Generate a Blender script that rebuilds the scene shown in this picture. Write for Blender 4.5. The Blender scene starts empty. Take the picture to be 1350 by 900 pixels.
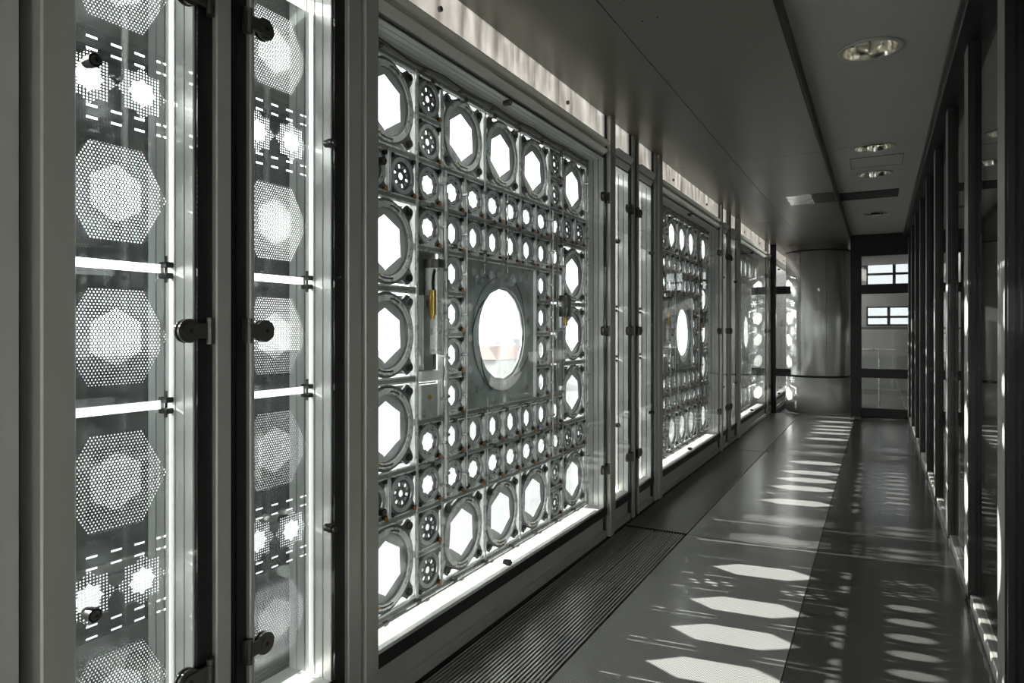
import bpy, math, random
from math import sin, cos, pi, radians, sqrt
from mathutils import Vector, Matrix
random.seed(7)
SC = bpy.context.scene
COL = SC.collection

# ------------------------------------------------------------------ camera
EYE = 1.30
cam_d = bpy.data.cameras.new('camera')
cam_d.sensor_width = 36.0
cam_d.lens = 885.0 / 1350.0 * 36.0
cam_d.shift_y = -14.0 / 1350.0
cam_d.clip_start = 0.02
cam = bpy.data.objects.new('camera', cam_d)
COL.objects.link(cam)
cam.location = (0, 0, EYE)
cam.rotation_euler = (radians(90), 0, radians(28.674))
SC.camera = cam

# ------------------------------------------------------------------ light
w = bpy.data.worlds.new('sky')
SC.world = w
w.use_nodes = True
bg = w.node_tree.nodes['Background']
bg.inputs[0].default_value = (0.99, 0.97, 0.955, 1)
bg.inputs[1].default_value = 4.0
sun_d = bpy.data.lights.new('sun', 'SUN')
sun_d.energy = 22.0
sun_d.color = (1.0, 0.955, 0.90)
sun_d.angle = radians(0.53)
sun = bpy.data.objects.new('sun', sun_d)
COL.objects.link(sun)
SUN_DIR = Vector((1.0, 0.12, -0.392))
sun.rotation_euler = SUN_DIR.to_track_quat('-Z', 'Y').to_euler()
sun.location = (-20, 0, 12)
vs = SC.view_settings
vs.view_transform = 'Standard'
vs.look = 'None'
vs.gamma = 1.0
vs.use_curve_mapping = False
vs.exposure = 0.6
cy = SC.cycles
cy.transparent_max_bounces = 40
cy.max_bounces = 10
cy.diffuse_bounces = 5
cy.glossy_bounces = 6
cy.sample_clamp_indirect = 4.0
cy.use_denoising = True
cy.use_adaptive_sampling = False
cy.denoising_prefilter = 'ACCURATE'
cy.blur_glossy = 0.5

# ------------------------------------------------------------------ materials
def new_mat(name):
    m = bpy.data.materials.new(name)
    m.use_nodes = True
    nt = m.node_tree
    nt.nodes.clear()
    out = nt.nodes.new('ShaderNodeOutputMaterial')
    return m, nt, out

class NG:
    """tiny helper to write math as nodes"""
    def __init__(s, nt): s.nt = nt
    def m(s, op, a, b=None, c=None):
        n = s.nt.nodes.new('ShaderNodeMath'); n.operation = op
        for i, v in enumerate((a, b, c)):
            if v is None: continue
            if isinstance(v, (int, float)): n.inputs[i].default_value = v
            else: s.nt.links.new(v, n.inputs[i])
        return n.outputs[0]
    def abs(s, a): return s.m('ABSOLUTE', a)
    def min(s, a, b): return s.m('MINIMUM', a, b)
    def max(s, a, b): return s.m('MAXIMUM', a, b)
    def lt(s, a, b): return s.m('LESS_THAN', a, b)
    def gt(s, a, b): return s.m('GREATER_THAN', a, b)
    def add(s, a, b): return s.m('ADD', a, b)
    def sub(s, a, b): return s.m('SUBTRACT', a, b)
    def mul(s, a, b): return s.m('MULTIPLY', a, b)
    def cell(s, a, p, off=0.0):           # signed distance to nearest lattice line
        return s.m('PINGPONG', s.add(a, 50 * p + off), p / 2)
    def hyp(s, a, b): return s.m('SQRT', s.add(s.mul(a, a), s.mul(b, b)))

def noise_factor(nt, scale, lo, hi, coord='Object', stretch=None):
    tc = nt.nodes.new('ShaderNodeTexCoord')
    nz = nt.nodes.new('ShaderNodeTexNoise')
    nz.inputs['Scale'].default_value = scale
    nz.inputs['Detail'].default_value = 4
    src = tc.outputs[coord]
    if stretch:
        mp = nt.nodes.new('ShaderNodeMapping')
        mp.inputs['Scale'].default_value = stretch
        nt.links.new(src, mp.inputs[0]); src = mp.outputs[0]
    nt.links.new(src, nz.inputs['Vector'])
    mr = nt.nodes.new('ShaderNodeMapRange')
    mr.inputs['From Min'].default_value = 0.3; mr.inputs['From Max'].default_value = 0.7
    mr.inputs['To Min'].default_value = lo; mr.inputs['To Max'].default_value = hi
    nt.links.new(nz.outputs['Fac'], mr.inputs['Value'])
    return mr.outputs[0]

def mat(name, color, metallic=0.0, rough=0.5, var=0.06, scale=6.0, stretch=None, bump=0.0, spec=0.5):
    m, nt, out = new_mat(name)
    p = nt.nodes.new('ShaderNodeBsdfPrincipled')
    p.inputs['Metallic'].default_value = metallic
    p.inputs['Specular IOR Level'].default_value = spec
    f = noise_factor(nt, scale, 1 - var, 1 + var, stretch=stretch)
    mx = nt.nodes.new('ShaderNodeMix'); mx.data_type = 'RGBA'; mx.blend_type = 'MULTIPLY'
    mx.inputs['Factor'].default_value = 1.0
    mx.inputs[6].default_value = (*color, 1)
    nt.links.new(f, mx.inputs[7])
    nt.links.new(mx.outputs[2], p.inputs['Base Color'])
    r = nt.nodes.new('ShaderNodeMath'); r.operation = 'MULTIPLY'
    r.inputs[0].default_value = rough
    nt.links.new(f, r.inputs[1]); nt.links.new(r.outputs[0], p.inputs['Roughness'])
    if bump:
        b = nt.nodes.new('ShaderNodeBump'); b.inputs['Strength'].default_value = bump
        b.inputs['Distance'].default_value = 0.002
        nt.links.new(f, b.inputs['Height']); nt.links.new(b.outputs[0], p.inputs['Normal'])
    nt.links.new(p.outputs[0], out.inputs[0])
    return m

M = {}
M['frame'] = mat('grey anodised frame', (0.50, 0.49, 0.46), 0.5, 0.36, 0.05, 5, (1, 1, 0.1))
M['beam'] = mat('anodised beam paled for floor bounce', (0.88, 0.86, 0.81), 0.8, 0.32, 0.05, 5, (1, 0.1, 1))  # frame metal made paler to carry light bounced off the sunlit floor
M['panel'] = mat('dark grey painted panel', (0.48, 0.475, 0.445), 0.3, 0.45)
M['gasket'] = mat('black rubber gasket', (0.008, 0.008, 0.008), 0.0, 0.5)
M['reveal'] = mat('ribbed aluminium reveal', (0.86, 0.86, 0.845), 0.25, 0.36, 0.05, 8, (1, 1, 0.2))
M['sill'] = mat('pale grey sill', (0.86, 0.855, 0.83), 0.0, 0.5)
M['hinge'] = mat('dark nickel fitting', (0.14, 0.137, 0.128), 0.85, 0.34)
M['gun'] = mat('gunmetal iris housing', (0.20, 0.206, 0.204), 0.5, 0.36, 0.12, 30)
M['blade'] = mat('grey iris blade', (0.62, 0.63, 0.635), 0.5, 0.30, 0.1, 25)
M['alu'] = mat('brushed aluminium', (0.82, 0.825, 0.815), 0.45, 0.28, 0.08, 20)
M['bar'] = mat('dark steel channel', (0.34, 0.34, 0.335), 0.6, 0.33, 0.1, 12)
M['black'] = mat('black plastic', (0.015, 0.015, 0.015), 0.0, 0.4)
M['brass'] = mat('brass', (0.60, 0.38, 0.10), 1.0, 0.28)
M['copper'] = mat('copper terminal', (0.62, 0.26, 0.08), 0.9, 0.3)
M['greenplate'] = mat('greenish grey iris plate', (0.34, 0.375, 0.365), 0.3, 0.3, 0.15, 10)
M['soffit'] = mat('satin grey soffit sheet', (0.152, 0.146, 0.125), 0.3, 0.33, 0.05, 2)
M['ceiling'] = mat('matte grey ceiling panel', (0.36, 0.355, 0.33), 0.0, 0.6, 0.04, 2)
M['polished'] = mat('polished steel', (0.85, 0.84, 0.81), 0.6, 0.22, 0.05, 4)  # pale tone carries the bright reflection on the soffit plate
M['mullcap'] = mat('grey mullion cap', (0.24, 0.236, 0.225), 0.2, 0.42)
M['dark'] = mat('near black painted steel', (0.010, 0.010, 0.010), 0.0, 0.4, spec=0.35)
M['grille'] = mat('dark bronze grille bar', (0.38, 0.374, 0.355), 0.6, 0.32, 0.1, 9)
M['column'] = mat('brushed steel cladding', (0.74, 0.735, 0.72), 0.7, 0.32, 0.06, 6, (1, 1, 0.05))
M['colbase'] = mat('grey column base', (0.60, 0.595, 0.58), 0.2, 0.45)
M['room'] = mat('dark room wall', (0.14, 0.14, 0.135), 0.0, 0.6)
M['paleroom'] = mat('grey plaster wall', (0.30, 0.30, 0.29), 0.0, 0.7)
M['concrete'] = mat('pale concrete', (0.105, 0.108, 0.113), 0.0, 0.8, 0.1, 0.3)
M['stone'] = mat('pale stone facade', (0.29, 0.285, 0.28), 0.0, 0.8, 0.08, 0.2)
M['roof'] = mat('zinc roof', (0.13, 0.135, 0.142), 0.0, 0.6)
M['redroof'] = mat('red tiled roof', (0.19, 0.14, 0.13), 0.0, 0.7)
M['reflector'] = mat('lamp reflector', (0.85, 0.82, 0.74), 1.0, 0.14, 0.04, 30)
M['tube'] = mat('white lamp tube', (0.85, 0.84, 0.80), 0.0, 0.3)
M['trimring'] = mat('painted trim ring', (0.42, 0.41, 0.38), 0.2, 0.4)
M['winglass_dark'] = mat('dark window pane', (0.20, 0.205, 0.215), 0.0, 0.3)

def glass(name, tint, f0=0.04):
    m, nt, out = new_mat(name)
    g = NG(nt)
    lw = nt.nodes.new('ShaderNodeLayerWeight'); lw.inputs[0].default_value = 0.5
    f = g.add(f0, g.mul(1 - f0, g.m('POWER', lw.outputs['Facing'], 5.0)))
    t = nt.nodes.new('ShaderNodeBsdfTransparent'); t.inputs[0].default_value = (*tint, 1)
    gl = nt.nodes.new('ShaderNodeBsdfGlossy'); gl.inputs['Roughness'].default_value = 0.0
    mx = nt.nodes.new('ShaderNodeMixShader')
    nt.links.new(f, mx.inputs[0]); nt.links.new(t.outputs[0], mx.inputs[1]); nt.links.new(gl.outputs[0], mx.inputs[2])
    nt.links.new(mx.outputs[0], out.inputs[0])
    return m
M['glass'] = glass('clear window glass', (0.955, 0.972, 0.968), 0.07)
M['glass_t'] = glass('window glass tinted to dim sky', (0.45, 0.465, 0.475), 0.05)  # tint added to cut the sky brightness in the end room windows
M['glass_r'] = glass('partition glass', (0.82, 0.85, 0.84), 0.05)

def frosted(name):
    m, nt, out = new_mat(name)
    t = nt.nodes.new('ShaderNodeBsdfTransparent'); t.inputs[0].default_value = (0.9, 0.9, 0.88, 1)
    tr = nt.nodes.new('ShaderNodeBsdfTranslucent'); tr.inputs[0].default_value = (0.125, 0.123, 0.118, 1)
    f = noise_factor(nt, 7, 0.78, 0.99, stretch=(1, 2.2, 0.6))
    mx = nt.nodes.new('ShaderNodeMixShader')
    nt.links.new(f, mx.inputs[0]); nt.links.new(t.outputs[0], mx.inputs[1]); nt.links.new(tr.outputs[0], mx.inputs[2])
    nt.links.new(mx.outputs[0], out.inputs[0])
    return m
M['frosted'] = frosted('frosted clerestory glass')

S = 2.08 / 12.0            # module of the iris screens
def perforated():
    m, nt, out = new_mat('perforated aluminium sheet')
    g = NG(nt)
    tc = nt.nodes.new('ShaderNodeTexCoord')
    sp = nt.nodes.new('ShaderNodeSeparateXYZ')
    nt.links.new(tc.outputs['Object'], sp.inputs[0])
    y, z = sp.outputs[1], sp.outputs[2]
    ay, az = g.abs(y), g.abs(z)
    def hexdots(p, r):
        q = p * sqrt(3)
        d1 = g.hyp(g.cell(y, p), g.cell(z, q))
        d2 = g.hyp(g.cell(y, p, p / 2), g.cell(z, q, q / 2))
        return g.lt(g.min(d1, d2), r)
    zz = g.min(az, g.min(g.abs(g.sub(az, 2 * S)), g.abs(g.sub(az, 5 * S))))
    h_out = g.lt(g.max(zz, g.add(g.mul(ay, 0.866), g.mul(zz, 0.5))), 0.114)
    h_in = g.lt(g.max(ay, g.add(g.mul(zz, 0.866), g.mul(ay, 0.5))), 0.061)
    dots_o = g.mul(h_out, hexdots(0.0082, 0.0021))
    dots_i = g.mul(h_in, hexdots(0.0082, 0.0029))
    # stars at the pair rows
    zs = g.abs(g.sub(az, 3.5 * S))
    P = 0.130
    ys = g.cell(y, P, P / 2)
    sq = g.max(ys, zs); di = g.mul(g.add(ys, zs), 0.7071)
    star = g.min(sq, di)
    st_in = g.lt(star, 0.025)
    st_out = g.lt(star, 0.046)
    pd = 0.0076
    sqd = g.lt(g.max(g.cell(y, pd), g.cell(z, pd)), 0.0022)
    pf = 0.0038
    sqf = g.lt(g.max(g.cell(y, pf), g.cell(z, pf)), 0.00168)
    s_o = g.mul(st_out, sqd); s_i = g.mul(st_in, sqf)
    # dash slots
    row = g.min(g.abs(g.sub(zs, 0.066)), g.abs(g.sub(zs, 0.094)))
    dash = g.mul(g.lt(row, 0.0028), g.lt(g.cell(y, S / 3), 0.0135))
    hole = g.max(g.max(g.max(dots_o, dots_i), g.max(s_o, s_i)), dash)
    t = nt.nodes.new('ShaderNodeBsdfTransparent')
    p = nt.nodes.new('ShaderNodeBsdfPrincipled')
    p.inputs['Base Color'].default_value = (0.55, 0.57, 0.58, 1)
    p.inputs['Metallic'].default_value = 0.8
    p.inputs['Roughness'].default_value = 0.03
    mx = nt.nodes.new('ShaderNodeMixShader')
    nt.links.new(hole, mx.inputs[0]); nt.links.new(p.outputs[0], mx.inputs[1]); nt.links.new(t.outputs[0], mx.inputs[2])
    nt.links.new(mx.outputs[0], out.inputs[0])
    return m
M['perf'] = perforated()

def floor_mat(name, color, rough, pitch, dot, depth):
    m, nt, out = new_mat(name)
    g = NG(nt)
    tc = nt.nodes.new('ShaderNodeTexCoord')
    sp = nt.nodes.new('ShaderNodeSeparateXYZ'); nt.links.new(tc.outputs['Object'], sp.inputs[0])
    x, y = sp.outputs[0], sp.outputs[1]
    d = g.min(g.hyp(g.cell(x, pitch), g.cell(y, pitch)),
              g.hyp(g.cell(x, pitch, pitch / 2), g.cell(y, pitch, pitch / 2)))
    p = nt.nodes.new('ShaderNodeBsdfPrincipled')
    f = noise_factor(nt, 2.5, 0.985, 1.015)
    fc = g.mul(f, g.sub(1.0, g.mul(g.lt(d, dot), depth)))
    mx = nt.nodes.new('ShaderNodeMix'); mx.data_type = 'RGBA'; mx.blend_type = 'MULTIPLY'
    mx.inputs['Factor'].default_value = 1.0; mx.inputs[6].default_value = (*color, 1)
    nt.links.new(fc, mx.inputs[7]); nt.links.new(mx.outputs[2], p.inputs['Base Color'])
    nt.links.new(g.mul(f, rough), p.inputs['Roughness'])
    p.inputs['Specular IOR Level'].default_value = 0.75
    nt.links.new(p.outputs[0], out.inputs[0])
    return m
M['floor_stud'] = floor_mat('dotted dark rubber floor', (0.38, 0.376, 0.366), 0.20, 0.014, 0.0042, 0.45)  # dotted rubber, tone also raised for the window light on this strip
M['floor_smooth'] = floor_mat('smooth floor darkened for shade', (0.09, 0.088, 0.084), 0.18, 0.014, 0.0042, 0.15)  # smooth finish, colour also darkened for the shade on this side

def backplate(name, tr_, lo, hi):
    m, nt, out = new_mat(name)
    tr = nt.nodes.new('ShaderNodeBsdfTranslucent'); tr.inputs[0].default_value = (tr_, tr_ * 1.02, tr_ * 1.02, 1)
    p = nt.nodes.new('ShaderNodeBsdfPrincipled'); p.inputs['Base Color'].default_value = (0.30, 0.30, 0.30, 1)
    p.inputs['Roughness'].default_value = 0.35
    f = noise_factor(nt, 14, lo, hi)
    mx = nt.nodes.new('ShaderNodeMixShader')
    nt.links.new(f, mx.inputs[0]); nt.links.new(tr.outputs[0], mx.inputs[1]); nt.links.new(p.outputs[0], mx.inputs[2])
    nt.links.new(mx.outputs[0], out.inputs[0])
    return m
M['backplate'] = backplate('smoked translucent back plate', 0.16, 0.35, 0.65)
M['milky'] = backplate('milky translucent strip', 0.45, 0.25, 0.45)

def perf_floor():
    m, nt, out = new_mat('perforated grille plate')
    g = NG(nt)
    tc = nt.nodes.new('ShaderNodeTexCoord')
    sp = nt.nodes.new('ShaderNodeSeparateXYZ'); nt.links.new(tc.outputs['Object'], sp.inputs[0])
    d = g.hyp(g.cell(sp.outputs[0], 0.018), g.cell(sp.outputs[1], 0.03))
    hole = g.lt(d, 0.0065)
    p = nt.nodes.new('ShaderNodeBsdfPrincipled')
    p.inputs['Metallic'].default_value = 0.6; p.inputs['Roughness'].default_value = 0.32
    mx = nt.nodes.new('ShaderNodeMix'); mx.data_type = 'RGBA'
    mx.inputs[6].default_value = (0.13, 0.125, 0.115, 1); mx.inputs[7].default_value = (0.006, 0.006, 0.006, 1)
    nt.links.new(hole, mx.inputs['Factor']); nt.links.new(mx.outputs[2], p.inputs['Base Color'])
    nt.links.new(p.outputs[0], out.inputs[0])
    return m
M['grille_plate'] = perf_floor()

# ------------------------------------------------------------------ mesh helpers
class MB:
    def __init__(s): s.v, s.f, s.mi, s.mats, s.smooth = [], [], [], [], []
    def _m(s, m):
        if m not in s.mats: s.mats.append(m)
        return s.mats.index(m)
    def add(s, vs, fs, m=None, smooth=False):
        o = len(s.v); s.v += [tuple(v) for v in vs]
        i = s._m(m)
        for f in fs:
            s.f.append(tuple(o + k for k in f)); s.mi.append(i); s.smooth.append(smooth)
        return s
    def box(s, x0, x1, y0, y1, z0, z1, m=None, b=0.0):
        if x0 > x1: x0, x1 = x1, x0
        if y0 > y1: y0, y1 = y1, y0
        if z0 > z1: z0, z1 = z1, z0
        if b <= 0:
            vs = [(x, y, z) for x in (x0, x1) for y in (y0, y1) for z in (z0, z1)]
            fs = [(0, 1, 3, 2), (4, 6, 7, 5), (0, 4, 5, 1), (2, 3, 7, 6), (0, 2, 6, 4), (1, 5, 7, 3)]
            return s.add(vs, fs, m)
        b = min(b, 0.45 * min(x1 - x0, y1 - y0, z1 - z0))
        # chamfered along the longest axis: an octagonal prism
        L = [x1 - x0, y1 - y0, z1 - z0]; ax = L.index(max(L))
        lo = [x0, y0, z0]; hi = [x1, y1, z1]
        u, v = [k for k in range(3) if k != ax]
        pr = [(lo[u] + b, lo[v]), (hi[u] - b, lo[v]), (hi[u], lo[v] + b), (hi[u], hi[v] - b),
              (hi[u] - b, hi[v]), (lo[u] + b, hi[v]), (lo[u], hi[v] - b), (lo[u], lo[v] + b)]
        vs = []
        for e in (lo[ax], hi[ax]):
            for (a, c) in pr:
                p = [0, 0, 0]; p[ax] = e; p[u] = a; p[v] = c; vs.append(p)
        fs = [(k, (k + 1) % 8, 8 + (k + 1) % 8, 8 + k) for k in range(8)] + [tuple(range(7, -1, -1)), tuple(range(8, 16))]
        return s.add(vs, fs, m)
    def cyl(s, p0, p1, r, m=None, n=16, r2=None, cap=True):
        p0, p1 = Vector(p0), Vector(p1); d = (p1 - p0).normalized()
        a = d.orthogonal().normalized(); c = d.cross(a)
        r2 = r if r2 is None else r2
        vs = [p0 + (a * cos(2 * pi * k / n) + c * sin(2 * pi * k / n)) * r for k in range(n)]
        vs += [p1 + (a * cos(2 * pi * k / n) + c * sin(2 * pi * k / n)) * r2 for k in range(n)]
        s.add(vs, [(k, (k + 1) % n, n + (k + 1) % n, n + k) for k in range(n)], m, n > 6)
        if cap: s.add(vs, [tuple(range(n - 1, -1, -1)), tuple(range(n, 2 * n))], m)
        return s
    def tube(s, pts, r, m=None, n=8):
        for a, b in zip(pts[:-1], pts[1:]): s.cyl(a, b, r, m, n)
        return s
    def lathe(s, prof, c, m=None, n=32, axis='z'):
        """prof: (radius, height) list round a vertical axis through c"""
        vs = []
        for (r, h) in prof:
            for k in range(n):
                a = 2 * pi * k / n
                vs.append((c[0] + r * cos(a), c[1] + r * sin(a), c[2] + h))
        fs = []
        for j in range(len(prof) - 1):
            for k in range(n):
                k2 = (k + 1) % n
                fs.append((j * n + k, j * n + k2, (j + 1) * n + k2, (j + 1) * n + k))
        return s.add(vs, fs, m, True)
    def ann(s, a, b, ro, ri, x0, x1, m=None, n=48):
        """annular plate in the YZ plane round (a,b): ro(theta), ri(theta); faces x0 (back) .. x1 (front)"""
        if not callable(ro): R = ro; ro = lambda t: R
        if not callable(ri): Q = ri; ri = lambda t: Q
        vs = []
        for x in (x0, x1):
            for fn in (ro, ri):
                for k in range(n):
                    t = 2 * pi * k / n; r = fn(t)
                    vs.append((x, a + r * cos(t), b + r * sin(t)))
        fs = []
        for k in range(n):
            j = (k + 1) % n
            fs += [(k, n + k, n + j, j), (2 * n + k, 2 * n + j, 3 * n + j, 3 * n + k),
                   (k, j, 2 * n + j, 2 * n + k), (n + k, 3 * n + k, 3 * n + j, n + j)]
        return s.add(vs, fs, m)
    def poly(s, pts, x0, x1, m=None):
        n = len(pts)
        vs = [(x0, p[0], p[1]) for p in pts] + [(x1, p[0], p[1]) for p in pts]
        fs = [tuple(range(n - 1, -1, -1)), tuple(range(n, 2 * n))] + [(k, (k + 1) % n, n + (k + 1) % n, n + k) for k in range(n)]
        return s.add(vs, fs, m)
    def arc(s, a, b, r0, r1, t0, t1, x0, x1, m=None, n=10):
        P = [(a + r1 * cos(t0 + (t1 - t0) * k / n), b + r1 * sin(t0 + (t1 - t0) * k / n)) for k in range(n + 1)]
        Q = [(a + r0 * cos(t0 + (t1 - t0) * k / n), b + r0 * sin(t0 + (t1 - t0) * k / n)) for k in range(n + 1)]
        for k in range(n):
            s.poly([P[k], P[k + 1], Q[k + 1], Q[k]], x0, x1, m)
        return s
    def mesh(s, name):
        me = bpy.data.meshes.new(name)
        me.from_pydata(s.v, [], s.f)
        for mm in s.mats: me.materials.append(mm)
        me.polygons.foreach_set('material_index', s.mi)
        me.polygons.foreach_set('use_smooth', s.smooth)
        me.update()
        import bmesh
        bm = bmesh.new(); bm.from_mesh(me)
        bmesh.ops.recalc_face_normals(bm, faces=bm.faces); bm.to_mesh(me); bm.free()
        return me
    def obj(s, name, parent=None, loc=(0, 0, 0)):
        o = bpy.data.objects.new(name, s.mesh(name)); COL.objects.link(o)
        o.location = loc
        if parent: o.parent = parent
        return o

def empty(name, loc=(0, 0, 0), rz=0):
    o = bpy.data.objects.new(name, None); COL.objects.link(o)
    o.location = loc; o.rotation_euler = (0, 0, rz); o.empty_display_size = 0.1
    return o
def tag(o, label=None, cat=None, group=None, kind=None):
    if label: o['label'] = label
    if cat: o['category'] = cat
    if group: o['group'] = group
    if kind: o['kind'] = kind
    return o
def child(me, name, parent, loc=(0, 0, 0), rot=(0, 0, 0)):
    o = bpy.data.objects.new(name, me); COL.objects.link(o); o.parent = parent; o.location = loc; o.rotation_euler = rot
    return o
def copy_tree(o, parent=None):
    c = o.copy(); COL.objects.link(c); c.parent = parent
    for ch in list(o.children): copy_tree(ch, c)
    return c

# ------------------------------------------------------------------ layout (metres)
XW = -1.50            # front plane of the facade
XS = -1.60            # plane of the screens
ZC = EYE - 0.015      # height of the screen centres
ZT, ZB = EYE + 1.09, EYE - 1.115      # window openings
ZBEAM = EYE + 1.185
ZSOF = EYE + 1.36
ZCEIL = EYE + 1.46
XSOF = -0.385
XR = 0.375
YEND = 11.5
YBACK = -3.0
BIG = [(1.785, 3.985), (5.19, 7.41), (8.58, 10.80), (11.385, 13.585)]
NAR = [(0.80, 1.109, 'A'), (1.28, 1.595, 'B'), (4.15, 4.455, 'A'), (4.637, 4.98, 'B'),
       (7.54, 7.845, 'A'), (8.027, 8.37, 'B'), (10.95, 11.20, 'A')]
BC = [2.83, 6.235, 9.63, 12.445]      # screen centres

# ------------------------------------------------------------------ structure: floor, ceiling
def slab(mb, x0, x1, y0, y1, m): mb.box(x0, x1, y0, y1, -0.03, 0.0, m)
fl = MB()
ys = [YBACK, 0.95, 4.30, 7.65, 10.95, YEND + 5.5]
G = 0.0025
for a, b in zip(ys[:-1], ys[1:]):
    slab(fl, -1.078 + G, -0.32 - G, a + G, b - G, M['floor_stud'])
    slab(fl, -0.32 + G, 4.6, a + G, b - G, M['floor_smooth'])
fl.box(-1.7, 4.6, YBACK, YEND + 5.5, -0.16, -0.10, M['gasket'])
fl.box(-1.084, 4.6, YBACK, YEND + 5.5, -0.10, -0.031, M['gasket'])
fl.box(-1.80, -1.487, YBACK, YEND + 5.5, -0.16, -0.001, M['gasket'])
tag(fl.obj('floor'), kind='structure')

LAMPS = [(-0.042, 3.95), (-0.042, 6.06), (-0.042, 7.09), (-0.042, 9.48)]
RL, HS = 0.135, 0.17
cl = MB()
x0, x1 = XSOF - 0.05, XR + 0.2
cuts = [YBACK, 2.3, 6.0, 9.6, YEND + 0.3]
for a, b in zip(cuts[:-1], cuts[1:]):
    a, b = a + 0.003, b - 0.003
    ls = [p for p in LAMPS if a < p[1] + HS and p[1] - HS < b]
    ycur = a
    for (lx, ly) in ls:
        lo, hi = max(a, ly - HS), min(b, ly + HS)
        if lo > ycur: cl.box(x0, x1, ycur, lo, ZCEIL, ZCEIL + 0.05, M['ceiling'])
        cl.box(x0, lx - HS, lo, hi, ZCEIL, ZCEIL + 0.05, M['ceiling'])
        cl.box(lx + HS, x1, lo, hi, ZCEIL, ZCEIL + 0.05, M['ceiling'])
        tmp = MB(); tmp.ann(0, 0, lambda t: HS / max(abs(cos(t)), abs(sin(t))), RL, 0, 0.05, M['ceiling'], 64)
        cl.add([(lx + v[1], max(lo, min(hi, ly + v[2])), ZCEIL + v[0]) for v in tmp.v], tmp.f, M['ceiling'])
        ycur = hi
    if b > ycur: cl.box(x0, x1, ycur, b, ZCEIL, ZCEIL + 0.05, M['ceiling'])
cl.box(x0, x1, YBACK, YEND + 0.3, ZCEIL + 0.30, ZCEIL + 0.33, M['dark'])
tag(cl.obj('ceiling'), kind='structure')
# second ceiling over the room behind the partition
c2 = MB(); c2.box(XR + 0.2, 4.6, YBACK, YEND + 5.5, ZCEIL, ZCEIL + 0.06, M['ceiling'])
c2.box(XSOF - 0.1, XR + 0.2, YEND + 0.3, YEND + 5.5, ZCEIL, ZCEIL + 0.06, M['ceiling'])
tag(c2.obj('ceiling_room'), kind='structure')

so = MB()
sj = [YBACK, 1.6, 5.6, 8.9, YEND + 2.5]
for a, b in zip(sj[:-1], sj[1:]):
    so.box(-1.02 + 0.002, XSOF, a + 0.002, b - 0.002, ZSOF, ZSOF + 0.03, M['soffit'])
    so.box(XW - 0.02, -1.02 - 0.002, a + 0.002, b - 0.002, ZSOF, ZSOF + 0.03, M['soffit'])
so.box(XW - 0.02, XSOF - 0.02, YBACK, YEND + 2.5, ZSOF + 0.031, ZSOF + 0.2, M['dark'])
so.box(XSOF + 0.0005, XSOF + 0.012, YBACK, YEND + 0.05, ZSOF + 0.006, ZCEIL - 0.001, M['dark'])
for k in range(10):       # small screw heads in the soffit sheet
    yy = 2.05 + 0.2 * (k // 2) + random.uniform(-.04, .04); xx = -0.93 + 0.09 * (k % 2) + random.uniform(-.02, .02)
    so.cyl((xx, yy, ZSOF - 0.0015), (xx, yy, ZSOF + 0.001), 0.005, M['dark'], 10)
tag(so.obj('trim_1'), kind='structure')

# ------------------------------------------------------------------ structure: left wall
TRIM = [1]
def wpart(name, mb):
    TRIM[0] += 1
    return tag(mb.obj('trim_%d' % TRIM[0]), kind='structure')
def post(y0, y1, x1=0.0, m='frame', z1=None, x0=None):
    mb = MB(); mb.box(XW - 0.14 if x0 is None else x0, XW + x1, y0, y1, 0.0, (z1 or ZSOF), M[m], 0.004)
    wpart('frame_post', mb)
mb = MB(); mb.box(XW - 0.15, XW, -0.35, 0.700, 0, ZSOF, M['panel']); mb.box(XW - 0.15, XW, YBACK, -0.35, 0, ZB, M['panel'])
mb.box(XW - 0.15, XW, YBACK, -0.35, ZT, ZSOF, M['panel']); mb.box(XW - 0.15, XW, YBACK, -2.6, ZB, ZT, M['panel']); tag(mb.obj('wall_left'), kind='structure')
mb = MB(); mb.box(XW - 0.10, XW - 0.092, -2.6, -0.35, ZB, ZT, M['glass']); tag(mb.obj('window_30'), kind='structure')  # unseen window added behind the camera to brighten the interior
mb = MB(); mb.box(XW - 0.15, XW - 0.05, 0.700, 0.726, 0, ZSOF, M['gasket']); wpart('shadow_gap', mb)
post(0.726, 0.794, 0.03, 'frame')
def pair(a1, b0, bend, nxt):
    """posts round a pair of narrow windows: a1 end of A, b0 start of B, bend end of B, nxt start of big"""
    g = MB(); g.box(XW - 0.14, XW - 0.016, a1 + 0.003, a1 + 0.045, 0, ZSOF, M['gasket']); wpart('gasket', g)
    post(a1 + 0.045, a1 + 0.092, 0.0)
    g = MB(); g.box(XW - 0.14, XW - 0.016, a1 + 0.092, b0 - 0.02, 0, ZSOF, M['gasket'])
    g.box(XW - 0.016, XW - 0.010, a1 + 0.115, a1 + 0.12, 0, ZSOF, M['dark']); wpart('recess', g)
    post(b0 - 0.02, b0 - 0.003, 0.0)
    g = MB(); g.box(XW - 0.14, XW - 0.016, bend + 0.003, bend + 0.05, 0, ZSOF, M['gasket']); wpart('gasket', g)
    post(bend + 0.05, bend + 0.115, 0.0)
    post(bend + 0.119, nxt - 0.003, 0.012)
for (A, B, big) in ((NAR[0], NAR[1], BIG[0]), (NAR[2], NAR[3], BIG[1]), (NAR[4], NAR[5], BIG[2])):
    pair(A[1], B[0], B[1], big[0])
for (big, A) in ((BIG[0], NAR[2]), (BIG[1], NAR[4]), (BIG[2], NAR[6])):
    g = MB(); g.box(XW - 0.14, XW - 0.016, big[1] + 0.003, big[1] + 0.035, 0, ZSOF, M['gasket']); wpart('gasket', g)
    post(big[1] + 0.035, big[1] + 0.10, 0.012)
    post(big[1] + 0.104, A[0] - 0.003, 0.0)
post(NAR[6][1] + 0.003, NAR[6][1] + 0.085, 0.0)
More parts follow.
